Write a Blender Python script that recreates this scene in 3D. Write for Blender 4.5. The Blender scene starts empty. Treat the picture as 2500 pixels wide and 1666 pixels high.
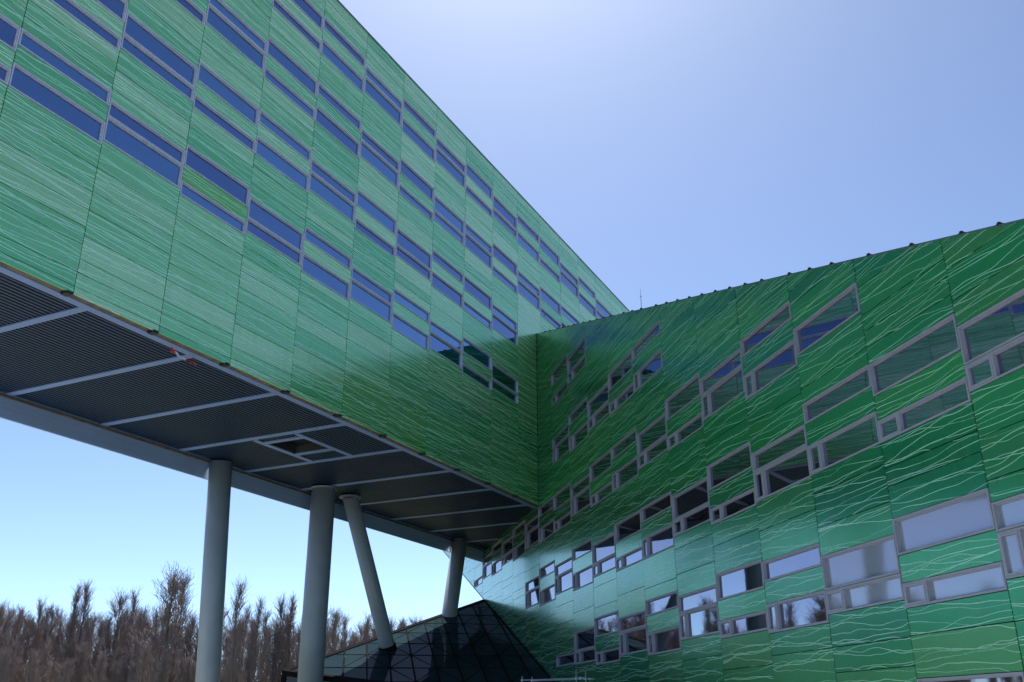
import bpy, math, random
from mathutils import Vector, Matrix
random.seed(7)
S = bpy.context.scene
C = S.collection

# ------------------------------------------------------------------ camera
U = 24.0                                     # metres per working unit (distance eye to the raised wing's facade)
EYE = Vector((0, 0, 1.7))
F_PX = 2304.06
cd = bpy.data.cameras.new('camera'); cam = bpy.data.objects.new('camera', cd); C.objects.link(cam)
cd.sensor_fit = 'HORIZONTAL'; cd.sensor_width = 36.0; cd.lens = F_PX / 2500 * 36
cd.clip_start = 0.1; cd.clip_end = 4000
R = Matrix(((0.999998144, 0.00192670757, 0.0),
            (0.000723314029, -0.37541384, -0.926857015),
            (-0.00178578242, 0.926855294, -0.375414537)))
# R maps the measured camera frame (x right, y up, -z forward) to the world (x right, y ahead, z up)
cam.matrix_world = Matrix.Translation(EYE) @ R.to_4x4()
S.camera = cam

# ------------------------------------------------------------------ sky, sun, exposure
SUN_AZ, SUN_EL = math.radians(-2.0), math.radians(58.0)     # azimuth from straight ahead, to the right
w = bpy.data.worlds.new('World'); S.world = w; w.use_nodes = True
nt = w.node_tree; nt.nodes.clear()
sky = nt.nodes.new('ShaderNodeTexSky'); sky.sky_type = 'NISHITA'; sky.sun_disc = False
sky.sun_elevation = SUN_EL; sky.sun_rotation = SUN_AZ
sky.air_density = 0.55; sky.dust_density = 0.5; sky.ozone_density = 7.0; sky.altitude = 0
tint = nt.nodes.new('ShaderNodeMix'); tint.data_type = 'RGBA'; tint.blend_type = 'MULTIPLY'
tint.inputs[0].default_value = 1.0
tint.inputs[7].default_value = (1.08, 1.09, 0.98, 1)       # the photograph's cool white balance
bg = nt.nodes.new('ShaderNodeBackground'); bg.inputs[1].default_value = 0.112
out = nt.nodes.new('ShaderNodeOutputWorld')
gam = nt.nodes.new('ShaderNodeGamma'); gam.inputs[1].default_value = 1.15
hue = nt.nodes.new('ShaderNodeHueSaturation'); hue.inputs['Hue'].default_value = 0.502; hue.inputs['Saturation'].default_value = 0.90
nt.links.new(sky.outputs[0], hue.inputs['Color']); nt.links.new(hue.outputs[0], gam.inputs[0]); nt.links.new(gam.outputs[0], tint.inputs[6]); nt.links.new(tint.outputs[2], bg.inputs[0]); nt.links.new(bg.outputs[0], out.inputs[0])
sd = bpy.data.lights.new('sun', 'SUN'); sd.energy = 5.0; sd.angle = math.radians(0.5); sd.color = (1.0, 0.965, 0.91)
sun = bpy.data.objects.new('sun', sd); C.objects.link(sun)
to_sun = Vector((math.sin(SUN_AZ) * math.cos(SUN_EL), math.cos(SUN_AZ) * math.cos(SUN_EL), math.sin(SUN_EL)))
sun.rotation_euler = to_sun.to_track_quat('Z', 'Y').to_euler(); sun.location = (0, 0, 80)
S.view_settings.view_transform = 'Standard'; S.view_settings.look = 'None'
S.view_settings.exposure = 0.62; S.view_settings.gamma = 1.0; S.view_settings.use_curve_mapping = False

# ------------------------------------------------------------------ node helpers and materials
class NG:
    def __init__(self, name):
        self.m = bpy.data.materials.new(name); self.m.use_nodes = True
        self.t = self.m.node_tree; self.t.nodes.clear()
        self.out = self.t.nodes.new('ShaderNodeOutputMaterial')
    def n(self, typ, **kw):
        nd = self.t.nodes.new(typ)
        for k, v in kw.items(): setattr(nd, k, v)
        return nd
    def set(self, sock, v):
        if hasattr(v, 'is_output'): self.t.links.new(v, sock)
        else: sock.default_value = v
    def math(self, op, a, b=None, c=None, clamp=False):
        nd = self.n('ShaderNodeMath', operation=op, use_clamp=clamp)
        self.set(nd.inputs[0], a)
        if b is not None: self.set(nd.inputs[1], b)
        if c is not None: self.set(nd.inputs[2], c)
        return nd.outputs[0]
    def noise(self, vec, scale, detail=2.0, rough=0.5):
        nd = self.n('ShaderNodeTexNoise'); self.set(nd.inputs['Vector'], vec)
        nd.inputs['Scale'].default_value = scale; nd.inputs['Detail'].default_value = detail; nd.inputs['Roughness'].default_value = rough
        return nd.outputs[0]
    def comb(self, x, y, z):
        nd = self.n('ShaderNodeCombineXYZ')
        for i, v in enumerate((x, y, z)): self.set(nd.inputs[i], v)
        return nd.outputs[0]
    def ramp(self, fac, stops, interp='LINEAR'):
        nd = self.n('ShaderNodeValToRGB'); self.set(nd.inputs[0], fac)
        cr = nd.color_ramp; cr.interpolation = interp
        while len(cr.elements) < len(stops): cr.elements.new(0.5)
        for e, (p, c) in zip(cr.elements, stops): e.position = p; e.color = (*c, 1)
        return nd.outputs[0]
    def mix(self, fac, a, b, blend='MIX'):
        nd = self.n('ShaderNodeMix', data_type='RGBA', blend_type=blend)
        self.set(nd.inputs[0], fac)
        for i, v in ((6, a), (7, b)): self.set(nd.inputs[i], v if hasattr(v, 'is_output') else (*v, 1))
        return nd.outputs[2]
    def maprange(self, v, a, b, c, d, smooth=False):
        nd = self.n('ShaderNodeMapRange')
        if smooth: nd.interpolation_type = 'SMOOTHSTEP'
        for i, q in enumerate((v, a, b, c, d)): self.set(nd.inputs[i], q)
        return nd.outputs[0]
    def bsdf(self, color, rough=0.5, metal=0.0, ior=1.5, bump=None, spec=None, coat=None):
        b = self.n('ShaderNodeBsdfPrincipled')
        self.set(b.inputs['Base Color'], color if hasattr(color, 'is_output') else (*color, 1))
        self.set(b.inputs['Roughness'], rough); self.set(b.inputs['Metallic'], metal); b.inputs['IOR'].default_value = ior
        if spec is not None: b.inputs['Specular IOR Level'].default_value = spec
        if coat: b.inputs['Coat Weight'].default_value = coat[0]; b.inputs['Coat Roughness'].default_value = coat[1]
        if bump:
            bn = self.n('ShaderNodeBump'); bn.inputs['Strength'].default_value = bump[1]; bn.inputs['Distance'].default_value = bump[2]
            self.set(bn.inputs['Height'], bump[0]); self.t.links.new(bn.outputs[0], b.inputs['Normal'])
        self.t.links.new(b.outputs[0], self.out.inputs[0])
        return b

def plain(name, color, rough=0.5, metal=0.0, var=0.12, scale=1.5, ior=1.5):
    g = NG(name); tc = g.n('ShaderNodeTexCoord')
    f = g.noise(tc.outputs['Object'], scale, 5, 0.6)
    c = g.mix(g.maprange(f, 0.3, 0.7, 0, 1), tuple(x * (1 - var) for x in color), tuple(min(1, x * (1 + var)) for x in color))
    r = g.maprange(f, 0.2, 0.8, rough * 0.85, min(1, rough * 1.2))
    g.bsdf(c, r, metal, ior)
    return g.m

def facade_material(name, stops, spacing, width, rough, amp, metal=.5, drift=0.55, wigmax=0.42, coatw=0.7, strength=0.85, gline=(0.66, 0.92, 0.78)):
    """Enamelled glass panels: one green each, with thin pale wandering printed lines."""
    g = NG(name)
    at = g.n('ShaderNodeAttribute', attribute_name='fac'); sep = g.n('ShaderNodeSeparateXYZ'); g.t.links.new(at.outputs['Vector'], sep.inputs[0])
    x, z, seed = sep.outputs[0], sep.outputs[1], sep.outputs[2]
    tone = g.n('ShaderNodeAttribute', attribute_name='tone').outputs['Fac']
    sd_ = g.math('MULTIPLY', seed, 61.0)
    wig = g.maprange(g.math('FRACT', g.math('MULTIPLY', seed, 7.31)), 0.55, 1.0, 0.04, wigmax)
    total = None
    for i in range(5):
        v = g.comb(g.math('MULTIPLY', x, 0.36 + 0.07 * i), g.math('MULTIPLY', z, 0.45), g.math('ADD', sd_, 13.7 * i))
        d = g.math('MULTIPLY', g.math('SUBTRACT', g.noise(v, 1.0, 1.5, 0.45), 0.5), amp)
        v2 = g.comb(g.math('MULTIPLY', x, 1.35), g.math('MULTIPLY', z, 0.8), g.math('ADD', sd_, 5.1 + 7.7 * i))
        d2 = g.math('MULTIPLY', g.math('SUBTRACT', g.noise(v2, 1.0, 1.2, 0.45), 0.5), g.math('MULTIPLY', wig, 0.9))
        q = g.math('ADD', z, g.math('ADD', d, d2))
        q = g.math('ADD', q, g.math('MULTIPLY', x, (-0.045, 0.03, 0.065, -0.02, -0.08)[i]))
        sp = spacing * (1.0, 1.27, 0.86, 1.5, 1.9)[i]
        q = g.math('ADD', g.math('DIVIDE', q, sp), g.math('ADD', 0.37 * i, g.math('MULTIPLY', seed, 11.0)))
        dist = g.math('MULTIPLY', g.math('ABSOLUTE', g.math('SUBTRACT', g.math('FRACT', q), 0.5)), sp)
        ln = g.maprange(dist, width * 0.25, width * 0.75, 1, 0, True)
        k = g.noise(g.comb(g.math('MULTIPLY', x, 0.35), g.math('MULTIPLY', g.math('FLOOR', q), 3.3), g.math('ADD', sd_, 3.0 * i)), 1.0, 1)
        ln = g.math('MULTIPLY', ln, g.maprange(k, 0.30, 0.62, 0.30, 1.0))
        total = ln if total is None else g.math('MAXIMUM', total, ln)
    base = g.ramp(tone, stops)
    # slow drift of the print from deep to yellowish green across a panel
    dr = g.noise(g.comb(g.math('MULTIPLY', x, 0.25), g.math('MULTIPLY', z, 1.4), sd_), 1.0, 2)
    base = g.mix(g.maprange(dr, 0.35, 0.75, 0, drift), base, g.mix(0.6, base, (0.13, 0.30, 0.06)))
    # grime: faint vertical rain streaks
    gr = g.noise(g.comb(g.math('MULTIPLY', x, 5.0), g.math('MULTIPLY', z, 0.35), 2.0), 1.0, 4, 0.65)
    base = g.mix(g.maprange(gr, 0.5, 0.8, 0, 0.22), base, (0.16, 0.21, 0.17))
    col = g.mix(g.math('MULTIPLY', total, strength), base, gline)
    rg = g.math('ADD', g.math('MULTIPLY', g.maprange(gr, 0.3, 0.8, 0.85, 1.25), rough), g.math('MULTIPLY', total, 0.12))
    b = g.bsdf(col, rg, g.math('MULTIPLY', g.math('SUBTRACT', 1.0, g.math('MULTIPLY', total, 0.9)), metal), 1.5, coat=(coatw, 0.14))
    return g.m

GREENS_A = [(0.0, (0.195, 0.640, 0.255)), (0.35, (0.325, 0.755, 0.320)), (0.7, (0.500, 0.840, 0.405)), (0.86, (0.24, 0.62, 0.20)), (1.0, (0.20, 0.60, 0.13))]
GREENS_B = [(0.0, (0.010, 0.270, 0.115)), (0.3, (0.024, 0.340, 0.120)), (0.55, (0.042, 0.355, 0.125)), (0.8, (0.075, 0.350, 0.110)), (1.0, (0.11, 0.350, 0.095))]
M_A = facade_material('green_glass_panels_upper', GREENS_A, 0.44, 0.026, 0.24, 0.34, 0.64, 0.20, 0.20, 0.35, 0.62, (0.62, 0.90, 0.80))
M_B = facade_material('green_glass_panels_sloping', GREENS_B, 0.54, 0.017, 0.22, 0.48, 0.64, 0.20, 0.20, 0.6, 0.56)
M_BACK = plain('dark_green_backing', (0.012, 0.045, 0.022), 0.7)
M_FRAME_A = plain('lit_aluminium_frame', (0.50, 0.52, 0.60), 0.42, 0.1, 0.08, 3)  # same aluminium on both wings; this copy toned for the better-lit one
M_FRAME_B = plain('shaded_aluminium_frame', (0.30, 0.31, 0.355), 0.42, 0.1, 0.08, 3)  # that aluminium again, darkened in colour for the sloping wing's deeper shade
M_CORR = plain('dark_blue_corrugated_steel', (0.012, 0.034, 0.075), 0.5, 0.0, 0.10, 0.8)
M_STRIP = plain('pale_blue_soffit_strip', (0.20, 0.30, 0.50), 0.45, 0.0, 0.07, 1.0)
M_COPING = plain('zinc_coping', (0.16, 0.20, 0.22), 0.4, 0.5)
M_RUST = plain('weathered_drip_edge', (0.16, 0.12, 0.08), 0.7, 0.0, 0.5, 2.2)
M_DARK = plain('matt_black', (0.012, 0.013, 0.015), 0.6)
M_COL = plain('grey_painted_steel', (0.30, 0.345, 0.365), 0.36, 0.0, 0.10, 0.6)
M_ROOF = plain('bitumen_roof', (0.06, 0.06, 0.06), 0.85)
M_WHITE = plain('dark_lining_board', (0.035, 0.033, 0.031), 0.7, 0.0, 0.25, 2.0)  # lining toned dark so the open hatch reads black
M_BARS = plain('brown_glazing_bars', (0.018, 0.014, 0.017), 0.85, ior=1.05)
M_STEEL = plain('galvanised_tube', (0.45, 0.47, 0.50), 0.4, 0.6)
M_WOOD = plain('scaffold_boards', (0.28, 0.20, 0.12), 0.8, 0.0, 0.3, 4)
M_RED = plain('red_tape', (0.45, 0.03, 0.03), 0.5)
M_TAPEW = plain('white_tape', (0.7, 0.7, 0.7), 0.5)

def brushed(name):
    g = NG(name); tc = g.n('ShaderNodeTexCoord')
    mp = g.n('ShaderNodeMapping'); g.t.links.new(tc.outputs['Object'], mp.inputs[0]); mp.inputs['Scale'].default_value = (0.06, 1, 7.0)
    f = g.noise(mp.outputs[0], 1.6, 5, 0.65)
    c = g.mix(g.maprange(f, 0.3, 0.7, 0, 1), (0.40, 0.54, 0.80), (0.55, 0.68, 0.92))
    g.bsdf(c, g.maprange(f, 0.3, 0.7, 0.25, 0.45), 0.3)
    return g.m
M_FASCIA = brushed('brushed_metal_fascia')

def glass(name, tintc, rough, base, haze=0.12):
    """Solar-coated double glazing: a tinted mirror over a dark room."""
    g = NG(name)
    at = g.n('ShaderNodeObjectInfo')
    tc = g.n('ShaderNodeTexCoord')
    f = g.noise(tc.outputs['Object'], 0.7, 3)
    v = g.math('ADD', g.math('MULTIPLY', at.outputs['Random'], 0.6), g.math('MULTIPLY', f, 0.4))
    col = g.mix(v, tuple(x * k for x, k in zip(tintc, (.85, .62, .75))), tuple(min(1, x * 1.28) for x in tintc))
    gl = g.n('ShaderNodeBsdfPrincipled'); g.set(gl.inputs['Base Color'], col); gl.inputs['Metallic'].default_value = 1.0; gl.inputs['Roughness'].default_value = rough
    bn = g.n('ShaderNodeBump'); bn.inputs['Strength'].default_value = 0.4; bn.inputs['Distance'].default_value = 0.003; g.set(bn.inputs['Height'], f); g.t.links.new(bn.outputs[0], gl.inputs['Normal'])
    df = g.n('ShaderNodeBsdfDiffuse'); df.inputs[0].default_value = (*base, 1)
    mx = g.n('ShaderNodeMixShader'); mx.inputs[0].default_value = haze
    g.t.links.new(gl.outputs[0], mx.inputs[1]); g.t.links.new(df.outputs[0], mx.inputs[2]); g.t.links.new(mx.outputs[0], g.out.inputs[0])
    return g.m
M_GLASS_A = glass('blue_solar_glass', (0.245, 0.41, 0.585), 0.012, (0.01, 0.02, 0.05))
M_GLASS_B = glass('grey_solar_glass', (0.34, 0.385, 0.44), 0.02, (0.06, 0.07, 0.085))
def dark_glass(name):
    g = NG(name); tc = g.n('ShaderNodeTexCoord'); oi = g.n('ShaderNodeObjectInfo')
    f = g.noise(tc.outputs['Object'], 0.6, 3)
    v = g.math('ADD', g.math('MULTIPLY', oi.outputs['Random'], 0.5), g.math('MULTIPLY', f, 0.5))
    df = g.n('ShaderNodeBsdfDiffuse'); g.set(df.inputs[0], g.mix(v, (0.012, 0.024, 0.030), (0.030, 0.060, 0.062)))
    gl = g.n('ShaderNodeBsdfGlossy'); gl.inputs[0].default_value = (0.85, 0.9, 1, 1); gl.inputs['Roughness'].default_value = 0.02
    mx = g.n('ShaderNodeMixShader'); mx.inputs[0].default_value = 0.035
    g.t.links.new(df.outputs[0], mx.inputs[1]); g.t.links.new(gl.outputs[0], mx.inputs[2]); g.t.links.new(mx.outputs[0], g.out.inputs[0])
    return g.m
M_GLASS_M = glass('glass_with_pale_blinds', (0.40, 0.44, 0.50), 0.05, (0.34, 0.38, 0.44), 0.55)
M_GLASS_G = dark_glass('greenhouse_glass')

def ground_mat():
    g = NG('lawn_and_paving'); tc = g.n('ShaderNodeTexCoord')
    f = g.noise(tc.outputs['Object'], 0.08, 6, 0.6)
    c = g.mix(g.maprange(f, 0.45, 0.6, 0, 1), (0.09, 0.11, 0.05), (0.17, 0.16, 0.10))
    g.bsdf(c, 0.9); return g.m
def paving_mat():
    g = NG('grey_paving'); tc = g.n('ShaderNodeTexCoord')
    br = g.n('ShaderNodeTexBrick'); g.t.links.new(tc.outputs['Object'], br.inputs[0]); br.inputs['Scale'].default_value = 1.6
    br.inputs[1].default_value = (0.50, 0.53, 0.57, 1); br.inputs[2].default_value = (0.56, 0.59, 0.63, 1); br.inputs[3].default_value = (0.1, 0.1, 0.1, 1)
    g.bsdf(br.outputs[0], 0.85); return g.m
def bark_mat(name, a, b):
    g = NG(name); tc = g.n('ShaderNodeTexCoord'); oi = g.n('ShaderNodeObjectInfo')
    f = g.noise(tc.outputs['Object'], 0.35, 4)
    v = g.math('ADD', g.math('MULTIPLY', oi.outputs['Random'], 0.55), g.math('MULTIPLY', f, 0.5))
    g.bsdf(g.mix(v, a, b), 0.85); return g.m
M_BARK = bark_mat('winter_bark', (0.10, 0.085, 0.09), (0.17, 0.14, 0.135))
M_TWIG = bark_mat('winter_twigs', (0.18, 0.16, 0.17), (0.36, 0.275, 0.235))

# ------------------------------------------------------------------ object helpers
def tag(o, label=None, cat=None, group=None, kind=None):
    if label: o['label'] = label
    if cat: o['category'] = cat
    if group: o['group'] = group
    if kind: o['kind'] = kind
    return o
def empty(name, mw, **kw):
    o = bpy.data.objects.new(name, None); C.objects.link(o); o.matrix_world = mw; o.empty_display_size = 1
    return tag(o, **kw)
class MB:
    def __init__(self): self.v = []; self.f = []; self.fac = []; self.tone = []; self.mi = []
    def quad(self, pts, mi=0):
        n = len(self.v); self.v += [tuple(p) for p in pts]; self.f.append(tuple(range(n, n + len(pts)))); self.mi.append(mi)
    def box(self, a, b, mi=0):
        (x0, y0, z0), (x1, y1, z1) = a, b
        n = len(self.v)
        self.v += [(x0, y0, z0), (x1, y0, z0), (x1, y1, z0), (x0, y1, z0), (x0, y0, z1), (x1, y0, z1), (x1, y1, z1), (x0, y1, z1)]
        for q in ((0, 3, 2, 1), (4, 5, 6, 7), (0, 1, 5, 4), (1, 2, 6, 5), (2, 3, 7, 6), (3, 0, 4, 7)):
            self.f.append(tuple(n + i for i in q)); self.mi.append(mi)
    def prism(self, poly, y0, y1, mi=0):            # poly in (x, z), extruded along y; y0 is the front
        n = len(self.v); k = len(poly)
        for x, z in poly: self.v.append((x, y0(x, z) if callable(y0) else y0, z))
        for x, z in poly: self.v.append((x, y1, z))
        self.f.append(tuple(n + i for i in range(k))); self.mi.append(mi)
        self.f.append(tuple(n + k + i for i in reversed(range(k)))); self.mi.append(mi)
        for i in range(k):
            j = (i + 1) % k
            self.f.append((n + j, n + i, n + k + i, n + k + j)); self.mi.append(mi)
    def ring(self, loops):                          # consecutive rectangular loops of four points
        n = len(self.v)
        for L in loops: self.v += L
        for a in range(len(loops) - 1):
            for i in range(4):
                j = (i + 1) % 4
                self.f.append((n + 4 * a + i, n + 4 * a + j, n + 4 * a + 4 + j, n + 4 * a + 4 + i)); self.mi.append(0)
    def tube(self, p, q, r0, r1=None, k=8, caps=True, mi=0):
        p, q = Vector(p), Vector(q); r1 = r0 if r1 is None else r1
        d = (q - p); 
        if d.length < 1e-6: return
        d.normalize(); a = d.orthogonal().normalized(); b = d.cross(a)
        n = len(self.v)
        for c, r in ((p, r0), (q, r1)):
            for i in range(k):
                t = 2 * math.pi * i / k; self.v.append(tuple(c + (a * math.cos(t) + b * math.sin(t)) * r))
        for i in range(k):
            j = (i + 1) % k; self.f.append((n + i, n + j, n + k + j, n + k + i)); self.mi.append(mi)
        if caps:
            self.f.append(tuple(n + i for i in reversed(range(k)))); self.f.append(tuple(n + k + i for i in range(k))); self.mi += [mi, mi]
    def mesh(self, name, mats, smooth=False):
        me = bpy.data.meshes.new(name); me.from_pydata(self.v, [], self.f); 
        for m in (mats if isinstance(mats, (list, tuple)) else [mats]): me.materials.append(m)
        if any(self.mi): me.polygons.foreach_set('material_index', self.mi)
        if smooth: me.polygons.foreach_set('use_smooth', [True] * len(me.polygons))
        if self.fac:
            at = me.attributes.new('fac', 'FLOAT_VECTOR', 'POINT'); at.data.foreach_set('vector', [c for p in self.fac for c in p])
            at = me.attributes.new('tone', 'FLOAT', 'POINT'); at.data.foreach_set('value', self.tone)
        me.update(); return me
    def build(self, name, mats, parent=None, smooth=False, **kw):
        o = bpy.data.objects.new(name, self.mesh(name, mats, smooth)); C.objects.link(o)
        if parent: o.parent = parent
        return tag(o, **kw)
def centred(o):
    """Move an object's origin to the middle of its own mesh."""
    me = o.data; n = len(me.vertices)
    c = sum((v.co for v in me.vertices), Vector()) / n
    me.transform(Matrix.Translation(-c)); o.location = o.location + c
    return o

# ------------------------------------------------------------------ the setting
g = MB(); g.quad([(-1500, -1500, -0.02), (1500, -1500, -0.02), (1500, 1500, -0.02), (-1500, 1500, -0.02)])
tag(g.build('ground', ground_mat()), kind='structure')
g = MB(); g.quad([(-45, -90, 0), (120, -90, 0), (120, 46, 0), (-45, 46, 0)])  # unseen paving, widened and lightened to bounce light onto the facades
tag(g.build('pavement', paving_mat()), kind='structure')

# ------------------------------------------------------------------ facade frames (all plan lengths in units of U)
AZ_A, AZ_B = 0.458522046, -0.225999094
dA = Vector((math.sin(AZ_A), math.cos(AZ_A), 0)); nA = Vector((-dA.y, dA.x, 0))     # nA points away from the eye
dB = Vector((math.sin(AZ_B), math.cos(AZ_B), 0)); nB = Vector((dB.y, -dB.x, 0))
BAY = 0.146
CORNER = dA * 2.1768 + nA * 1.0
def frame(ori, x, y):
    m = Matrix.Identity(4)
    for i in range(3): m[i][0] = x[i]; m[i][1] = y[i]; m[i][2] = (0, 0, 1)[i]; m[i][3] = ori[i]
    return m
FA = frame(nA * U, dA, nA)                        # x along the raised wing, y into it, z up
FB = frame(CORNER * U, -dB, nB)                   # x along the sloping wing towards the eye, y into it
Z = lambda v: 1.7 + U * v
def XA(s): return U * s
BW = 0.14573 * U
def XB(j): return (12 - j) * BW
def SN(s, n, z): p = dA * s + nA * n; return Vector((p.x * U, p.y * U, Z(z)))

# ------------------------------------------------------------------ panels and windows
def clip(poly, planes):
    for a, b, c in planes:                        # keep a*x + b*z <= c
        outp = []
        for i in range(len(poly)):
            p, q = poly[i], poly[(i + 1) % len(poly)]
            dp = a * p[0] + b * p[1] - c; dq = a * q[0] + b * q[1] - c
            if dp <= 0: outp.append(p)
            if dp * dq < 0:
                t = dp / (dp - dq); outp.append((p[0] + (q[0] - p[0]) * t, p[1] + (q[1] - p[1]) * t))
        poly = outp
        if len(poly) < 3: return None
    return poly
def area(poly): return 0.5 * abs(sum(poly[i][0] * poly[(i + 1) % len(poly)][1] - poly[(i + 1) % len(poly)][0] * poly[i][1] for i in range(len(poly))))
def add_panel(mb, poly, tone, seed):
    cx = sum(p[0] for p in poly) / len(poly); cz = sum(p[1] for p in poly) / len(poly)
    ta, tb, off = random.gauss(0, .0016), random.gauss(0, .0022), random.uniform(-.004, .004)
    n0 = len(mb.v)
    mb.prism(poly, lambda x, z: off + ta * (x - cx) + tb * (z - cz), 0.05)
    for i in range(n0, len(mb.v)):
        mb.fac.append((mb.v[i][0], mb.v[i][2], seed)); mb.tone.append(tone)
def emit_panels(parent, polys, mat, keep):
    """polys: (weight, poly, tone). The largest in view become single panels, the rest one part."""
    polys.sort(key=lambda t: -t[0])
    for wgt, poly, tone in polys[:keep]:
        mb = MB(); add_panel(mb, poly, tone, random.random()); centred(mb.build('facade_panel', mat, parent))
    if polys[keep:]:
        mb = MB()
        for wgt, poly, tone in polys[keep:]: add_panel(mb, poly, tone, random.random())
        mb.build('facade_panel', mat, parent, kind='stuff')

def rect(x0, x1, z0, z1, y): return [(x0, y, z0), (x1, y, z0), (x1, y, z1), (x0, y, z1)]
def inset(x0, x1, z0, z1, d): return x0 + d, x1 - d, z0 + d, z1 - d
def make_window(parent, x0, x1, z0, z1, gmat, casement=0.0):
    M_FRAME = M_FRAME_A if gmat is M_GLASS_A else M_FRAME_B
    x0 += .012; x1 -= .012; z0 += .008; z1 -= .008
    cx, cz = (x0 + x1) / 2, (z0 + z1) / 2
    X0, X1, Z0, Z1 = x0 - cx, x1 - cx, z0 - cz, z1 - cz
    mb = MB()
    fw = .046 if gmat is M_GLASS_A else .048
    i1 = inset(X0, X1, Z0, Z1, fw); i2 = inset(X0, X1, Z0, Z1, fw + .028)
    mb.ring([rect(X0, X1, Z0, Z1, .10), rect(X0, X1, Z0, Z1, -.022), rect(*i1, -.022), rect(*i1, .035), rect(*i2, .035), rect(*i2, .12)])
    panes = []
    px0 = i2[0]
    if casement:
        xm = X0 + (X1 - X0) * casement
        mb.box((xm - .03, -.018, i1[2] - .001), (xm + .03, .11, i1[3] + .001))
        panes.append(('casement', i1[0] + .004, xm - .034, i1[2] + .004, i1[3] - .004)); px0 = xm + .03
    wd = mb.build('window', M_FRAME, parent); wd.location = (cx, 0, cz)
    def pane(a, b, c, d, y):
        m2 = MB(); ta, tb = random.gauss(0, .0022), random.gauss(0, .003)
        mx, mz = (a + b) / 2, (c + d) / 2
        pts = [(x - mx, ta * (x - mx) + tb * (z - mz), z - mz) for x, z in ((a, c), (b, c), (b, d), (a, d))]
        m2.quad(pts); m2.quad([(p[0], p[1] + .02, p[2]) for p in reversed(pts)])
        for i in range(4):
            j = (i + 1) % 4; m2.f.append((j, i, 7 - i, 7 - j)); m2.mi.append(0)
        o = m2.build('pane', gmat, wd); o.location = (mx, y, mz)
    pane(px0 - .01, i2[1] + .01, i2[2] - .01, i2[3] + .01, .085)
    for nm, a, b, c, d in panes:
        m3 = MB(); k1 = inset(a, b, c, d, .05)
        if k1[1] - k1[0] < .06: continue
        m3.ring([rect(a, b, c, d, .06), rect(a, b, c, d, -.03), rect(*k1, -.03), rect(*k1, .05)])
        m3.build('casement', M_FRAME, wd)
        pane(k1[0] - .005, k1[1] + .005, k1[2] - .005, k1[3] + .005, .035)
    return wd

# window patterns of a storey: (bottom, top) offsets above the storey's base, lower piece first
PAT = {1: [(-.001, .0355), (.063, .0895)], 2: [(.0075, .048), (.048, .0745)],
       3: [(-.001, .0235), (.051, .0885)], 4: [(.0075, .034), (.034, .0735)]}
def fill_rows(z0, z1, seams=None):
    """Courses of a stretch of panels between two levels (units)."""
    h = z1 - z0
    if seams is None:
        if h < .047: seams = []
        else:
            seams = []; z = z0
            while z1 - z > .047:
                z += random.choice((.0195, .027, .0335, .040, .040))
                if z1 - z > .017: seams.append(z)
    zs = [z0] + [s for s in seams if z0 + .008 < s < z1 - .008] + [z1]
    return [(zs[i], zs[i + 1]) for i in range(len(zs) - 1)]

def ton(yellow=.12):
    r = random.random()
    return random.uniform(.86, 1.0) if r < yellow else random.betavariate(1.1, 1.1) * .78

# ------------------------------------------------------------------ the raised wing
A_BOT, A_TOP, A_FAR = .516, 1.377, 1.447
wing = empty('office_building', FA, label='raised light green office wing on round columns, crossing over the greenhouse', cat='building')
PA = {-1: {1: 3, 2: 2, 3: 1, 4: 2}, 0: {1: 1, 2: 3, 3: 2, 4: 1}, 1: {1: 2, 2: 4, 3: 3, 4: 1}, 2: {1: 3, 2: 3, 3: 2, 4: 2}, 3: {1: 4, 2: 1, 3: 3, 4: 3},
      4: {1: 1, 2: 2, 3: 1, 4: 1}, 5: {1: 2, 2: 3, 3: 2, 4: 2}, 6: {1: 1, 2: 4, 3: 3, 4: 1}, 7: {1: 2, 2: 1, 3: 4, 4: 2}, 8: {1: 3, 2: 3, 3: 2, 4: 3},
      9: {1: 4, 2: 2, 3: 3, 4: 4}, 10: {3: 2, 4: 1}, 11: {3: 3, 4: 3}, 12: {3: 1, 4: 2}, 13: {3: 2, 4: 1}, 14: {3: 3, 4: 4}, 15: {4: 2}, 16: {4: 1}}
SEAM = {0: [.527, .5478, .5876, .6138, .640, .668, .706], 1: [.527, .548, .567, .6015, .6407, .6694, .7066], 2: [.527, .5475, .5668, .6003, .628, .6676, .7063],
        3: [.528, .5475, .587, .627, .651, .680, .7065, .7255], 4: [.527, .5475, .567, .602, .6384, .6662, .7045, .7266]}
Q3 = {1: [.5285, .5475, .587, .606, .640, .668, .7065], 2: [.528, .567, .6015, .628, .668, .7065, .7260]}
A_BASE = lambda k: .7445 + .1583 * (k - 1)
polysA = []; gap = .014
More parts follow.
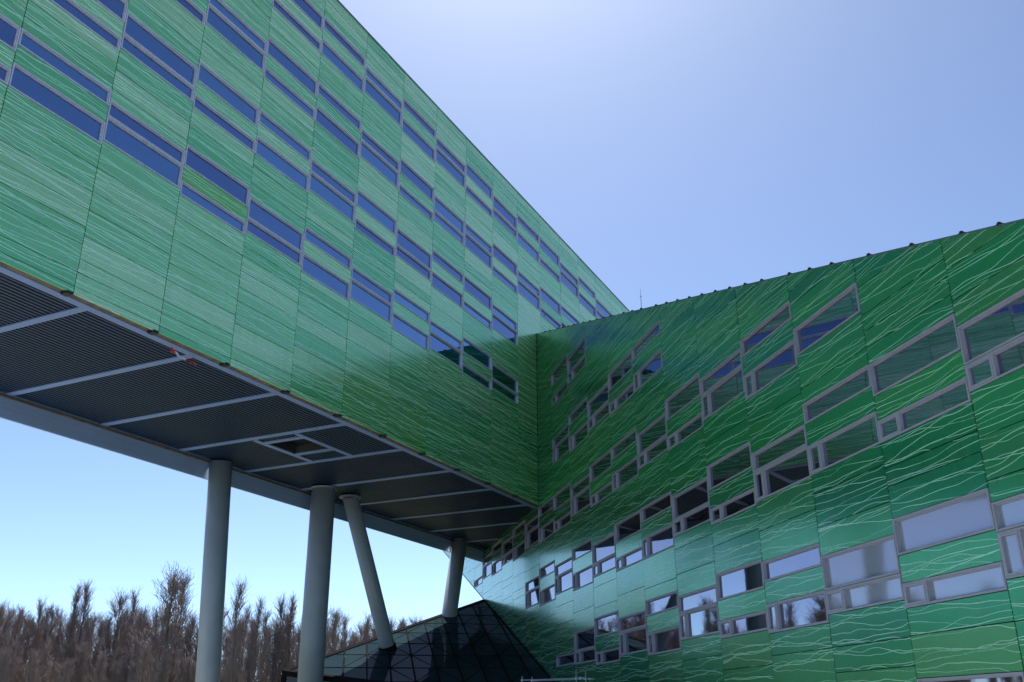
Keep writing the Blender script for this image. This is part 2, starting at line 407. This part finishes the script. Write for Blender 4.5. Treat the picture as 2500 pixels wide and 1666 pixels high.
for b in range(-10, 20):
    s0 = .743 + .14638 * (b - 1); s1 = s0 + .14638
    x0, x1 = XA(s0), XA(s1)
    zlo = A_BOT if b < 11 else .86
    wins = []
    pat = PA.get(b, {k: random.choice((1, 2, 3, 4)) for k in (1, 2, 3, 4)} if b < 0 else {})
    for k, p in sorted(pat.items()):
        if A_BASE(k) < zlo: continue
        for lo, hi in PAT[p]: wins.append((A_BASE(k) + lo, A_BASE(k) + hi))
    wins.sort(); z = zlo; rows = []
    for lo, hi in wins + [(A_TOP, None)]:
        if lo - z > .004:
            sm = None
            if z == A_BOT and b < 11: sm = SEAM.get(b) or Q3[1 + b % 2]
            elif hi is None: sm = [1.327, 1.352]
            rows += fill_rows(z, lo, sm)
        if hi: z = hi
    for lo, hi in wins: make_window(wing, x0, x1, Z(lo), Z(hi), M_GLASS_A)
    for lo, hi in rows:
        poly = [(x0 + gap, Z(lo) + .011), (x1 - gap, Z(lo) + .011), (x1 - gap, Z(hi) - .011), (x0 + gap, Z(hi) - .011)]
        sc_ = (s0 + s1) / 2; zc = (lo + hi) / 2
        vis = -1 <= b <= 15 and not (b < 4 and zc > .98 + .13 * b + .14) and not (b > 10 and zc < 1.0)
        wgt = area(poly) / (sc_ ** 2 + 1 + zc ** 2) ** 1.5 if vis else 0
        tone = ton(.0)
        if b == 2 and .768 < zc < .80: tone = .97
        if b in (5, 6) and zc < .60: tone = random.uniform(.80, .90)  # olive panels; their darker tone also stands in for less light there
        polysA.append((wgt, poly, tone))
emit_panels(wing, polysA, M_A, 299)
XS0, XS1 = XA(-.75), XA(3.35)
mb = MB(); mb.box((XS0, .13, Z(A_BOT) + 1.0), (XS1, U * (A_FAR - 1) - .06, Z(A_TOP) - .06)); mb.build('wall', M_BACK, wing)
mb = MB(); mb.box((XS0, -.03, Z(A_TOP) - .02), (XS1, U * (A_FAR - 1), Z(A_TOP) + .07)); mb.build('roof_coping', M_COPING, wing)
mb = MB(); mb.box((XS0, U * (A_FAR - 1) - .055, Z(.479)), (XS1, U * (A_FAR - 1) + .05, Z(A_TOP) - .025)); mb.build('fascia', M_FASCIA, wing)
mb = MB(); yf = U * (A_FAR - 1) - .06
mb.box((XS0, yf - .14, Z(.514)), (XS1, yf, Z(.517))); mb.build('drip_edge', M_RUST, wing)
# soffit: corrugated sheets between crosswise strips
ZS = Z(.5175) + .06
BEAMS = [-.203 + .1978 * i for i in range(16)]
Y0, Y1 = U * .030, U * .432
def corr(x0, x1, y0, y1, pitch=.212, dep=.12):
    mb = MB(); y = y0
    pr = []
    while y < y1 - pitch * .5:
        pr += [(y, ZS), (y + pitch * .46, ZS), (y + pitch * .60, ZS + dep), (y + pitch * .86, ZS + dep)]; y += pitch
    pr.append((y, ZS))
    for (ya, za), (yb, zb) in zip(pr, pr[1:]): mb.quad([(x0, ya, za), (x0, yb, zb), (x1, yb, zb), (x1, ya, za)])
    return mb
SW = .17
proto = None
HX0, HX1, HY0, HY1 = XA(1.422), XA(1.506), U * .157, U * .246
for i in range(len(BEAMS) - 1):
    x0, x1 = XA(BEAMS[i]) + SW * .5, XA(BEAMS[i + 1]) - SW * .5
    if abs(BEAMS[i] - 1.38) < .02:
        corr(x0, x1, Y0, HY0 - .25).build('soffit_panel', M_CORR, wing)
        corr(x0, x1, HY1 + .25, Y1).build('soffit_panel', M_CORR, wing)
        corr(x0, HX0 - .28, HY0, HY1).build('soffit_panel', M_CORR, wing)
        corr(HX1 + .28, x1, HY0, HY1).build('soffit_panel', M_CORR, wing)
        continue
    if proto is None:
        proto = corr(0, x1 - x0, Y0, Y1).build('soffit_panel', M_CORR, wing); proto.location = (x0, 0, 0)
    else:
        o = proto.copy(); C.objects.link(o); o.parent = wing; o.location = (x0, 0, 0)
proto = None
for s in BEAMS:
    if proto is None:
        mb = MB(); mb.box((-.15, Y0 - .10, ZS - .05), (.15, Y1 + .18, ZS - .004)); proto = mb.build('soffit_strip', M_STRIP, wing); proto.location = (XA(s), 0, 0)
    else:
        o = proto.copy(); C.objects.link(o); o.parent = wing; o.location = (XA(s), 0, 0)
mb = MB(); mb.box((XS0, U * .0165, ZS - .06), (XS1, Y0 + .02, ZS + .10)); mb.build('edge_strip', M_STRIP, wing)
mb = MB(); mb.box((XS0, .055, Z(A_BOT) + .06), (XS1, U * .0163, ZS + .12)); mb.build('drip_edge', M_RUST, wing)
mb = MB(); mb.box((XS0, Y0 - .2, ZS + .15), (XA(1.39), Y1 + .3, ZS + .20))
mb.box((XA(1.535), Y0 - .2, ZS + .15), (XS1, Y1 + .3, ZS + .20))
mb.box((XA(1.39), Y0 - .2, ZS + .15), (XA(1.535), HY0 - .02, ZS + .20)); mb.box((XA(1.39), HY1 + .02, ZS + .15), (XA(1.535), Y1 + .3, ZS + .20))
mb.build('soffit_board', M_CORR, wing)
# open hatch in the soffit
ht = MB(); hb = .15
ht.box((HX0 - .30 - .45, HY0 - .30, ZS - .052), (XA(1.578) - .16, HY0 - .02, ZS - .003)); ht.box((HX0 - .75, HY1 + .02, ZS - .052), (XA(1.578) - .16, HY1 + .30, ZS - .003))
ht.box((HX0 - .30, HY0 - .018, ZS - .049), (HX0 - .02, HY1 + .018, ZS - .003)); ht.box((HX1 + .02, HY0 - .018, ZS - .049), (HX1 + .30, HY1 + .018, ZS - .003))
hatch = ht.build('hatch_frame', M_STRIP, wing, label='pale strips framing the open hatch')
wl = MB(); hz0, hz1 = ZS + .0, ZS + .42
for a, b_ in (((HX0 - .04, HY0 - .04, hz0), (HX0, HY1 + .04, hz1)), ((HX1, HY0 - .04, hz0), (HX1 + .04, HY1 + .04, hz1)), ((HX0, HY0 - .04, hz0), (HX1, HY0, hz1)), ((HX0, HY1, hz0), (HX1, HY1 + .04, hz1))):
    wl.box(a, b_)
wl.build('hatch_lining', M_WHITE, hatch)
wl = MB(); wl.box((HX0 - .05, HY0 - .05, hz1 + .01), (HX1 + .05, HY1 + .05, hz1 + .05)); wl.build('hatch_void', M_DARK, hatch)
# black clips under the panel joints
proto = None
for b in range(0, 12):
    x = XA(.743 + .14638 * (b - 1)) - .12
    if proto is None:
        mb = MB(); mb.box((-.12, -.03, -.05), (.10, .28, .04)); mb.box((-.08, -.04, -.035), (.02, -.028, .02)); proto = mb.build('edge_clip', M_DARK, wing); proto.location = (x, 0, Z(A_BOT))
    else:
        o = proto.copy(); C.objects.link(o); o.parent = wing; o.location = (x, 0, Z(A_BOT))

# ------------------------------------------------------------------ the sloping wing
B_ = empty('office_building', FB, label='dark green office wing with a sloping roof edge and wandering pale lines, at the right', cat='building')
RK = .04955                                       # rise of roof and lower edge per bay (units)
roof_z = lambda j: .4085 + RK * (j - .27)
edge_z = lambda j: .1022 + RK * (j - 11.47)
def jplane(j0, z0, sign):                         # half plane z <= line (sign 1) or z >= line (sign -1) in local metres
    m = -RK * U / BW                              # dz/dx, x grows towards the eye
    c = Z(z0) - m * XB(j0)
    return (-m * sign, 1.0 * sign, c * sign)
PL = [jplane(.27, .4085, 1), jplane(11.47, .1022, -1)]
PB = {18: {2: 0}, 17: {2: 2}, 16: {2: 1}, 15: {2: 4}, 14: {2: 1}, 13: {2: 2, 3: 2}, 12: {2: 1, 3: 1}, 11: {0: 3, 1: 2, 2: 3, 3: 2, 4: 7},
      10: {0: 4, 1: 1, 2: 2, 3: 1, 4: 4}, 9: {1: 4, 2: 3, 3: 4, 4: 3}, 8: {1: 3, 2: 1, 3: 3, 4: 2}, 7: {1: 1, 2: 4, 3: 1, 4: 1},
      6: {2: 3, 3: 4, 4: 2}, 5: {2: 2, 3: 3, 4: 3, 5: 4}, 4: {2: 1, 3: 2, 4: 1, 5: 3}, 3: {2: 8, 3: 1, 4: 4, 5: 2}, 2: {3: 3, 4: 3, 5: 1},
      1: {3: 4, 4: 2, 5: 1}, 0: {3: 9, 4: 1}, -1: {4: 3}, -2: {4: 2}}
PATB = dict(PAT); PATB[0] = [(-.001, .0235)]; PATB[7] = [(.010, .034)]; PATB[8] = [(.0102, .0475)]; PATB[9] = []
B_BASE = lambda m: .7325 - .1565 * m + (.004 if m == 3 else 0)
polysB = []
for b in range(24, -4, -1):
    x0, x1 = XB(b), XB(b - 1)
    ztop = roof_z(b) + .01
    if b in (13, 14, 15, 16): ztop = A_BOT + .004
    if b in (17,): ztop = .60
    if b > 17: ztop = min(roof_z(b), .98)
    zbot = max(edge_z(b - 1) - .005, -.0708)
    wins = []
    for m, p in PB.get(b, {}).items():
        off = .010 if (b <= 3 and m == 3) else (.005 if b in (5, 6) else 0) 
        for i, (lo, hi) in enumerate(PATB[p]): wins.append((B_BASE(m) + lo + off, B_BASE(m) + hi + off, i == 0 and p not in (7, 8)))
    wins.sort(); z = zbot; rows = []
    for lo, hi, cs in wins + [(ztop, None, 0)]:
        if lo - z > .004: rows += fill_rows(z, lo)
        if hi: z = hi
    for lo, hi, cs in wins:
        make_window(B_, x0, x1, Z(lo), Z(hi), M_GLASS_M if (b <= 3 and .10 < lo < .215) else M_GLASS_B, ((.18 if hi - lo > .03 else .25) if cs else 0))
    for lo, hi in rows:
        poly = clip([(x0 + gap, Z(lo) + .011), (x1 - gap, Z(lo) + .011), (x1 - gap, Z(hi) - .011), (x0 + gap, Z(hi) - .011)], PL)
        if not poly or area(poly) < .02: continue
        zc = (lo + hi) / 2; j = b - .5
        p = CORNER - dB * ((12 - j) * .14573)
        vis = (j > 0 and zc > -.02 - .004 * j and not (j > 12 and zc > .52) and j < 22.5)
        wgt = area(poly) * .6 / (p.length_squared + zc ** 2) ** 1.5 if vis else 0
        r = random.random()
        polysB.append((wgt, poly, random.betavariate(1.6, 1.6) * .82))
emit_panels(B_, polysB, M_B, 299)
XB0, XB1 = XB(23.6), XB(-3.6)
body = clip([(XB0, -1.0), (XB1, -1.0), (XB1, Z(1.7)), (XB0, Z(1.7))], [jplane(.27, .4085 - .006, 1), jplane(11.47, .1022 + .004, -1)])
body = clip(body, [(0, -1, 0.3)])
low = [(p[0], p[1]) for p in body]
mb = MB(); mb.prism(low, .13, 13.5); mb.build('wall', M_BACK, B_)
def slanted(name, j0, z0, ja, jb, h0, h1, y0, y1, mat):
    m = -RK * U / BW; c = Z(z0) - m * XB(j0)
    xs = (XB(ja), XB(jb)); mb = MB()
    mb.prism([(xs[0], c + m * xs[0] + h0), (xs[1], c + m * xs[1] + h0), (xs[1], c + m * xs[1] + h1), (xs[0], c + m * xs[0] + h1)], y0, y1)
    return mb.build(name, mat, B_)
slanted('roof_coping', .27, .4085, 23.6, -3.6, -.005, .045, .002, 13.6, M_COPING)
slanted('edge_trim', 11.47, .1022, 23.6, 9.0, -.16, -.004, .01, .30, M_COPING)
proto = None
j = 11.4
while j > -1:
    x = XB(j); zt = Z(roof_z(j)) + .045
    if proto is None:
        mb = MB(); mb.box((-.06, -.03, 0), (.06, .10, .015)); mb.box((-.012, .02, .012), (.012, .04, .04)); mb.box((-.035, -.02, .035), (.035, .05, .05)); proto = mb.build('roof_clip', M_DARK, B_); proto.location = (x, 0, zt)
    else:
        o = proto.copy(); C.objects.link(o); o.parent = B_; o.location = (x, 0, zt)
    j -= random.choice((.33, .33, .5))
mb = MB(); mb.box((-.09, -.07, Z(A_BOT)), (.03, .05, Z(.993))); mb.build('corner_upright', M_DARK, B_)  # dark strip added in place of the open gap where the wings meet

# ------------------------------------------------------------------ columns under the raised wing
def column(top, bot, r, label, flange=None, collar=None):
    top, bot = Vector(top), Vector(bot)
    d = (bot - top).normalized(); k = -(top.z) / d.z; foot = top + d * k
    root = empty('column', Matrix.Translation(foot), label=label, cat='column', group='round columns under the raised wing')
    mb = MB(); mb.tube(top - foot, d * 0.05, r, r, 40, True); o = mb.build('shaft', M_COL, root, True)
    o.data.polygons.foreach_set('use_smooth', [len(p.vertices) == 4 for p in o.data.polygons])
    if flange:
        mb = MB(); t = top - foot + Vector((0, 0, -.02)); mb.tube(t, t + Vector((0, 0, -.07)), flange, flange, 40)
        for i in range(10):
            a = i * math.pi / 5; q = t + Vector((math.cos(a), math.sin(a), 0)) * (flange - .06) + Vector((0, 0, -.06)); mb.tube(q, q + Vector((0, 0, -.06)), .028, .028, 6)
        mb.build('flange', M_COL, root)
    if collar is not None:
        c = top + d * ((collar - top.z) / d.z) - foot
        mb = MB(); mb.tube(c - d * .28, c + d * .28, r + .06, r + .06, 40); mb.build('collar', M_BARS, root)
    return root
column(SN(1.4825, 1.424, .5165), SN(1.517, 1.424, .077), .57, 'thick grey column leaning slightly, furthest from the green wall')
column(SN(1.773, 1.372, .5165), SN(1.776, 1.372, .084), .675, 'upright thick grey column in front of the greenhouse corner', flange=.72)
column(SN(1.876, 1.37, .5165), SN(2.074, 1.37, .173), .455, 'slanting slim grey column that stands on the greenhouse roof', flange=.62, collar=Z(.171))
column(SN(2.523, 1.424, .5165), SN(2.47, 1.424, .296), .54, 'grey column behind the greenhouse roof, next to the green wall')

# ------------------------------------------------------------------ greenhouse
lo = Vector((0.08412119, 2.31933907, .1022)); ap = Vector((-0.08667094, 3.06214918, .3593))
e_dir = (ap - lo).normalized(); w_dir = Vector((-0.9865917, -0.16320789, 0))
gn = e_dir.cross(w_dir); gn = gn if gn.z > 0 else -gn
gn.normalize()
org = lo - e_dir * ((lo.z - .0300) / e_dir.z)      # foot of the roof's edge beside the green wall
GH = Matrix.Identity(4)
lw = w_dir; le = (e_dir - lw * e_dir.dot(lw)).normalized()
for i in range(3):
    GH[i][0] = lw[i]; GH[i][1] = le[i]; GH[i][2] = gn[i]
GH.translation = EYE + org * U
green = empty('greenhouse', Matrix.Translation((GH.translation.x, GH.translation.y, 0)), label='greenhouse with a sloping dark glass roof under the raised wing', cat='greenhouse')
def ghl(p): q = GH.inverted() @ (EYE + p * U); return (q.x, q.y)
zper = le.z
corner_l = lo + w_dir * .6 + e_dir * ((.1098 - lo.z) / e_dir.z)
P0, P1, P2 = (0.0, 0.0), ghl(ap), ghl(corner_l)
roofpoly = [P0, P2, P1]
def half(p, q, inside):
    a, b = -(q[1] - p[1]), (q[0] - p[0]); c = a * p[0] + b * p[1]
    return (a, b, c) if a * inside[0] + b * inside[1] <= c else (-a, -b, -c)
cen = tuple(sum(p[i] for p in roofpoly) / 3 for i in (0, 1))
GPL = [half(P0, P2, cen), half(P2, P1, cen), half(P1, P0, cen)]
vz = lambda z: (z - .0300) * U / zper
rows_g = [vz(.0 + .0502 + .0347 * k) for k in range(-1, 11)]
cols_g = [U * (.003 + .0535 * k) for k in range(0, 14)]
inv_parent = Matrix.Translation(green.matrix_world.translation).inverted()
for a in range(len(cols_g) - 1):
    for b in range(len(rows_g) - 1):
        mk = cols_g[a] - rows_g[b] * 0
        poly = clip([(cols_g[a] + .05, rows_g[b] + .03), (cols_g[a + 1] - .05, rows_g[b] + .03), (cols_g[a + 1] - .05, rows_g[b + 1] - .03), (cols_g[a] + .05, rows_g[b + 1] - .03)], GPL)
        if not poly or area(poly) < .03: continue
        cx = sum(p[0] for p in poly) / len(poly); cy = sum(p[1] for p in poly) / len(poly)
        ta, tb = random.gauss(0, .004), random.gauss(0, .004)
        mb = MB(); n = len(poly)
        mb.v = [(x - cx, y - cy, ta * (x - cx) + tb * (y - cy)) for x, y in poly] + [(x - cx, y - cy, ta * (x - cx) + tb * (y - cy) - .03) for x, y in poly]
        mb.f = [tuple(range(n)), tuple(reversed(range(n, 2 * n)))] + [(i, (i + 1) % n, n + (i + 1) % n, n + i)[::-1] for i in range(n)]; mb.mi = [0] * len(mb.f)
        o = mb.build('pane', M_GLASS_G, green); o.matrix_local = inv_parent @ GH @ Matrix.Translation((cx, cy, 0))
def gbar(p, q, wd, h0, h1, name, mat=M_BARS):
    p, q = Vector((*p, 0)), Vector((*q, 0)); d = (q - p).normalized(); sdv = Vector((-d.y, d.x, 0)) * wd / 2
    mb = MB(); v = [p - sdv, q - sdv, q + sdv, p + sdv]
    mb.v = [(*c.xy, h0) for c in v] + [(*c.xy, h1) for c in v]
    mb.f = [(3, 2, 1, 0), (4, 5, 6, 7), (0, 1, 5, 4), (1, 2, 6, 5), (2, 3, 7, 6), (3, 0, 4, 7)]; mb.mi = [0] * 6
    o = mb.build(name, mat, green); o.matrix_local = inv_parent @ GH; return o
def span(line_p, line_d):
    t0, t1 = -1e9, 1e9
    for a, b, c in GPL:
        den = a * line_d[0] + b * line_d[1]; num = c - a * line_p[0] - b * line_p[1]
        if abs(den) < 1e-9:
            if num < 0: return None
            continue
        if den > 0: t1 = min(t1, num / den)
        else: t0 = max(t0, num / den)
    return (t0, t1) if t1 - t0 > .4 else None
for x in cols_g:
    s_ = span((x, 0), (0, 1))
    if s_: gbar((x, s_[0]), (x, s_[1]), .075, -.06, .035, 'rafter')
for y in rows_g:
    s_ = span((0, y), (1, 0))
    if s_: gbar((s_[0], y), (s_[1], y), .045, -.05, .022, 'purlin')
for a in range(len(cols_g) - 1):                     # slim diagonal braces between the rafters
    for b in range(len(rows_g) - 1):
        q0, q1 = (cols_g[a + (a + b) % 2], rows_g[b]), (cols_g[a + 1 - (a + b) % 2], rows_g[b + 1])
        ok = all(k[0] * q[0] + k[1] * q[1] <= k[2] for k in GPL for q in (q0, q1))
        if ok: gbar(q0, q1, .05, -.03, .012, 'brace')
gbar(P2, P1, .34, -.25, .05, 'ridge_trim'); gbar(P0, P1, .22, -.20, .045, 'wall_trim'); gbar(P0, P2, .30, -.22, .06, 'gutter')
def wall_quad(pa, pb, mat, name, base=0.0, drop=0.0):
    a, b = GH @ Vector((*pa, -.26)), GH @ Vector((*pb, -.26)); a.z -= drop; b.z -= drop
    d = (b - a); d.z = 0; nrm = Vector((-d.y, d.x, 0)).normalized() * .04
    mb = MB(); pts = [Vector((a.x, a.y, base)), Vector((b.x, b.y, base)), b, a]
    mb.v = [tuple(p + nrm) for p in pts] + [tuple(p - nrm) for p in pts]
    mb.f = [(0, 1, 2, 3), (7, 6, 5, 4), (0, 4, 5, 1), (1, 5, 6, 2), (2, 6, 7, 3), (3, 7, 4, 0)]; mb.mi = [0] * 6
    o = mb.build(name, mat, green); o.matrix_local = inv_parent; return o
P2a = (P2[0] * .999, P2[1] * .999)
wall_quad(P0, P2, M_GLASS_G, 'front_glass', 0, .25); wall_quad(P2, P1, M_GLASS_G, 'side_glass', 0, .25)
mb = MB(); q = GH @ Vector((*P2, -.2)); mb.box((q.x - .12, q.y - .12, 0), (q.x + .12, q.y + .12, q.z)); o = mb.build('corner_upright', M_BARS, green); o.matrix_local = inv_parent

# ------------------------------------------------------------------ scaffold in front of the green wall
def ray(px, py):
    d = R @ Vector((px - 1250, 833 - py, -F_PX)); return d
def at_dist(px, py, dist):
    d = ray(px, py); return EYE + d * (dist / math.hypot(d.x, d.y))
a, b = at_dist(1275, 1661, 43.0), at_dist(1407, 1657, 41.5)
sc_root = empty('scaffold', Matrix.Translation((a.x, a.y, 0)), label='low tube scaffold bay standing before the foot of the green wall', cat='scaffold')
al = Vector((b.x - a.x, b.y - a.y, 0)); L_ = al.length; al.normalize(); dp = Vector((-al.y, al.x, 0)) * .75; ht_ = (a.z + b.z) / 2
for off in (Vector(), dp):
    for t, up in ((0, .16), (L_, .34)):
        mb = MB(); p = al * t + off; mb.tube(p, p + Vector((0, 0, ht_ + up)), .026, .026, 10); mb.build('post', M_STEEL, sc_root, True)
for off, z in ((Vector(), ht_), (Vector(), ht_ - .5), (dp, ht_), (dp, ht_ - .5)):
    mb = MB(); o_ = Vector((0, 0, z)) + off; mb.tube(o_ - al * .05 + dp * .0, o_ + al * (L_ + .40), .026, .026, 10)
    for t in (0, L_, L_ + .22): q = o_ + al * t; mb.tube(q - dp * .06, q + dp * .09, .045, .045, 8)
    mb.build('guard_rail', M_STEEL, sc_root)
mb = MB()
for k in range(3):
    p = dp * (.12 + .27 * k); c1 = p + Vector((0, 0, ht_ - 1.0)); u = dp.normalized() * .10
    n = len(mb.v); mb.v += [tuple(c1 - u), tuple(c1 + al * L_ - u), tuple(c1 + al * L_ + u), tuple(c1 + u)]; mb.v += [(x, y, z + .045) for x, y, z in mb.v[n:n + 4]]
    for qd in ((3, 2, 1, 0), (4, 5, 6, 7), (0, 1, 5, 4), (1, 2, 6, 5), (2, 3, 7, 6), (3, 0, 4, 7)): mb.f.append(tuple(n + i for i in qd)); mb.mi.append(0)
mb.build('deck', M_WOOD, sc_root)

# mast on the roof of the sloping wing
p = at_dist(1566, 752, 66.0)
mast = empty('antenna_mast', Matrix.Translation(p - Vector((0, 0, .6))), label='thin antenna mast standing on the sloping roof edge against the pale sky', cat='antenna')
mb = MB(); mb.tube((0, 0, 0), (0, 0, 1.6), .03, .022, 6); mb.tube((0, 0, 1.6), (0, 0, 2.25), .016, .010, 5); mb.tube((0, 0, 0), (0, 0, .08), .12, .12, 8); mb.build('pole', M_STEEL, mast)
mb = MB(); mb.tube((-.10, 0, 1.55), (.10, 0, 1.55), .012, .012, 5); mb.tube((0, 0, 1.45), (0, 0, 1.62), .035, .035, 8); mb.build('bracket', M_STEEL, mast)

# torn barrier tape caught on the soffit edge
tp = SN(.935, 1.02, .513); te_ = SN(.985, 1.035, .5135)
tape = empty('barrier_tape', Matrix.Translation(tp), label='torn red and white tape caught on the soffit edge strip', cat='tape')
mb = MB(); n = 14
for i in range(n):
    t0, t1 = i / n, (i + 1) / n
    f = lambda t: (te_ - tp) * t + Vector((0, 0, -.10 * math.sin(t * math.pi) - .02 * math.sin(t * 17)))
    a_, b_2 = f(t0), f(t1); wv = Vector((.02, -.01, .03)); mb.quad([a_ - wv, b_2 - wv, b_2 + wv, a_ + wv], 0 if i in (0, 1, 2, 12, 13) else 1)
for k in range(5):
    a_ = (te_ - tp) * (.02 if k < 3 else .97) + Vector((random.uniform(-.1, .1), random.uniform(-.1, .1), -.03)); b_2 = a_ + Vector((random.uniform(-.12, .12), random.uniform(-.12, .12), -.12))
    mb.quad([a_, b_2, b_2 + Vector((.08, 0, .02)), a_ + Vector((.07, .03, 0))], 0)
mb.build('ribbon', [M_RED, M_TAPEW], tape)

# ------------------------------------------------------------------ winter trees
def tree_mesh(seed, height, spread, conic, ups=.5):
    """Bare tree: one trunk mesh and one crown of ascending branches with twigs."""
    rnd = random.Random(seed)
    tr = MB(); cr = MB()
    pts = [Vector((0, 0, 0))]; lean = Vector((rnd.uniform(-.03, .03), rnd.uniform(-.03, .03), 0))
    nseg = 8
    for i in range(nseg): pts.append(pts[-1] + Vector((lean.x + rnd.uniform(-.03, .03), lean.y + rnd.uniform(-.03, .03), 1)) * (height * .97 / nseg))
    rad = lambda t: .17 * (1 - t) ** .9 + .018
    for i in range(nseg): tr.tube(pts[i], pts[i + 1], rad(i / nseg), rad((i + 1) / nseg), 7, False)
    def on(t): k = min(nseg - 1, int(t * nseg)); return pts[k].lerp(pts[k + 1], t * nseg - k)
    def limb(p, q, r0, r1, bow, n=3):               # a bowed limb from p to q, returned as points
        pr = p; ptsl = [p]
        for i in range(1, n + 1):
            t = i / n; c = p.lerp(q, t) - Vector((0, 0, bow * 4 * t * (1 - t))) + Vector((rnd.gauss(0, .07), rnd.gauss(0, .07), 0)) * (1 if i < n else 0)
            cr.tube(pr, c, r0 + (r1 - r0) * (i - 1) / n, r0 + (r1 - r0) * t, 3, False); pr = c; ptsl.append(c)
        return ptsl
    def env(h):                                     # crown radius at a relative height
        return spread * min(1, max(0, (h - .08) / .28)) ** .7 * max(0, 1.0 - h) ** conic
    for i in range(58):
        t0 = .10 + .80 * rnd.random() ** 1.1
        t1 = min(.995, t0 + (1.02 - t0) * rnd.uniform(.18, ups))
        a = i * 2.4 + rnd.uniform(-.6, .6); rr_ = env(t1) * rnd.uniform(.2, 1.05) ** .7
        p = on(t0); q = on(min(t1, .98)) + Vector((math.cos(a) * rr_, math.sin(a) * rr_, (t1 - min(t1, .98)) * height))
        L1 = limb(p, q, .070 * (1 - t0) + .026, .018, (q - p).length * .07)
        for k in range(7):
            u = rnd.uniform(.25, 1.0) * (len(L1) - 1); m = min(len(L1) - 2, int(u)); b0 = L1[m].lerp(L1[m + 1], u - m)
            dd = (L1[m + 1] - L1[m]).normalized(); sdv = Vector((rnd.gauss(0, 1), rnd.gauss(0, 1), rnd.gauss(0, .5)))
            d2 = (dd * .6 + sdv.normalized() * .75 + Vector((0, 0, .7))).normalized(); ln = rnd.uniform(.7, 1.7) * (spread / 3.6) ** .5
            L2 = limb(b0, b0 + d2 * ln, .024, .013, ln * .06, 2)
            for j in range(3):
                v = rnd.random() * 2; m2 = min(1, int(v)); c0 = L2[m2].lerp(L2[m2 + 1], v - m2)
                s3 = Vector((rnd.gauss(0, 1), rnd.gauss(0, 1), rnd.gauss(0, .6))).normalized()
                cr.tube(c0, c0 + (d2 * .8 + s3 * .75 + Vector((0, 0, .4))).normalized() * rnd.uniform(.45, 1.1), .016, .009, 3, False)
    return tr.mesh('trunk', M_BARK, True), cr.mesh('crown', M_TWIG)
VAR = [tree_mesh(11, 18, 4.6, 1.05), tree_mesh(23, 18, 3.5, .95), tree_mesh(37, 18, 2.5, .8, .7), tree_mesh(41, 18, 4.4, .8), tree_mesh(59, 18, 3.2, .72, .7), tree_mesh(71, 18, 6.4, 1.15)]
def plant(x, y, h, var, label, wid=1.0, group=None, name='bare_tree'):
    m = Matrix.Translation((x, y, 0)) @ Matrix.Rotation(random.uniform(0, 6.28), 4, 'Z')
    root = empty(name, m, label=label, cat='tree', group=group)
    s = h / 18.0
    for nm, me in (('trunk', VAR[var][0]), ('crown', VAR[var][1])):
        o = bpy.data.objects.new(nm, me); C.objects.link(o); o.parent = root; o.scale = (s * wid, s * wid, s)
    return root
def tree_at(px, py, dist, var, label, wid=1.0, group=None):
    d = ray(px, py); k = dist / math.hypot(d.x, d.y); return plant(d.x * k, d.y * k, 1.7 + d.z * k, var, label, wid, group)
tree_at(432, 1378, 112, 5, 'tallest bare tree, a broad reddish cone left of the leaning column', 1.4)
tree_at(452, 1398, 116, 0, 'bare tree leaning out of the right side of the tallest cone', .85)
tree_at(186, 1421, 112, 2, 'narrow pointed bare tree, left one of the tall pair', .9)
tree_at(224, 1409, 112, 1, 'narrow pointed bare tree, right one of the tall pair', .85)
tree_at(302, 1433, 118, 3, 'round-topped bare tree between the tall pair and the tallest cone')
tree_at(338, 1438, 122, 4, 'thin pale bare tree just left of the tallest cone', .8)
tree_at(5, 1459, 112, 3, 'reddish bare tree at the left end of the wood')
tree_at(110, 1460, 120, 4, 'thin bare tree between the left end and the tall pair', .8)
tree_at(590, 1411, 108, 0, 'pointed bare tree with a spire, seen right of the leaning column', .8)
tree_at(632, 1448, 112, 1, 'slender bare tree just right of the spired one', .75)
tree_at(690, 1453, 116, 4, 'grey bare tree left of the upright column', 1.0)
tree_at(722, 1450, 118, 2, 'grey bare tree whose crown touches the upright column', 1.0)
tree_at(822, 1474, 116, 3, 'round-topped grey bare tree between upright and slanting columns')
tree_at(893, 1496, 120, 4, 'low bare tree just left of the slanting column foot')
tree_at(985, 1504, 128, 1, 'low bare tree right of the slanting column above the greenhouse', 1.2)
tree_at(1030, 1512, 128, 4, 'last low bare tree before the column behind the greenhouse')
rt = random.Random(5)
GL = 'bare winter tree in the thick wood behind the columns'
for i in range(118):
    px = -90 + 1130 * (i + rt.random()) / 118
    prof = 1478 + 18 * max(0, (px - 600) / 350)
    tree_at(px, prof + rt.uniform(-6, 60), rt.uniform(112, 150), rt.randrange(6), GL, rt.uniform(.7, 1.1), 'bare trees of the wood')
for i in range(34):
    px = -150 + 1200 * (i + rt.random()) / 60
    tree_at(px, rt.uniform(1560, 1620), rt.uniform(100, 112), rt.randrange(6), GL, rt.uniform(.9, 1.3), 'bare trees of the wood')
for i in range(56):                                # further along the wood: seen only mirrored in the windows
    az = math.radians(-66 + 37 * (i + rt.random()) / 56); dd = rt.uniform(105, 140)
    plant(math.sin(az) * dd, math.cos(az) * dd, rt.uniform(14, 18), rt.randrange(6), GL, rt.uniform(.9, 1.3), 'bare trees of the wood')
bpy.context.view_layer.update()
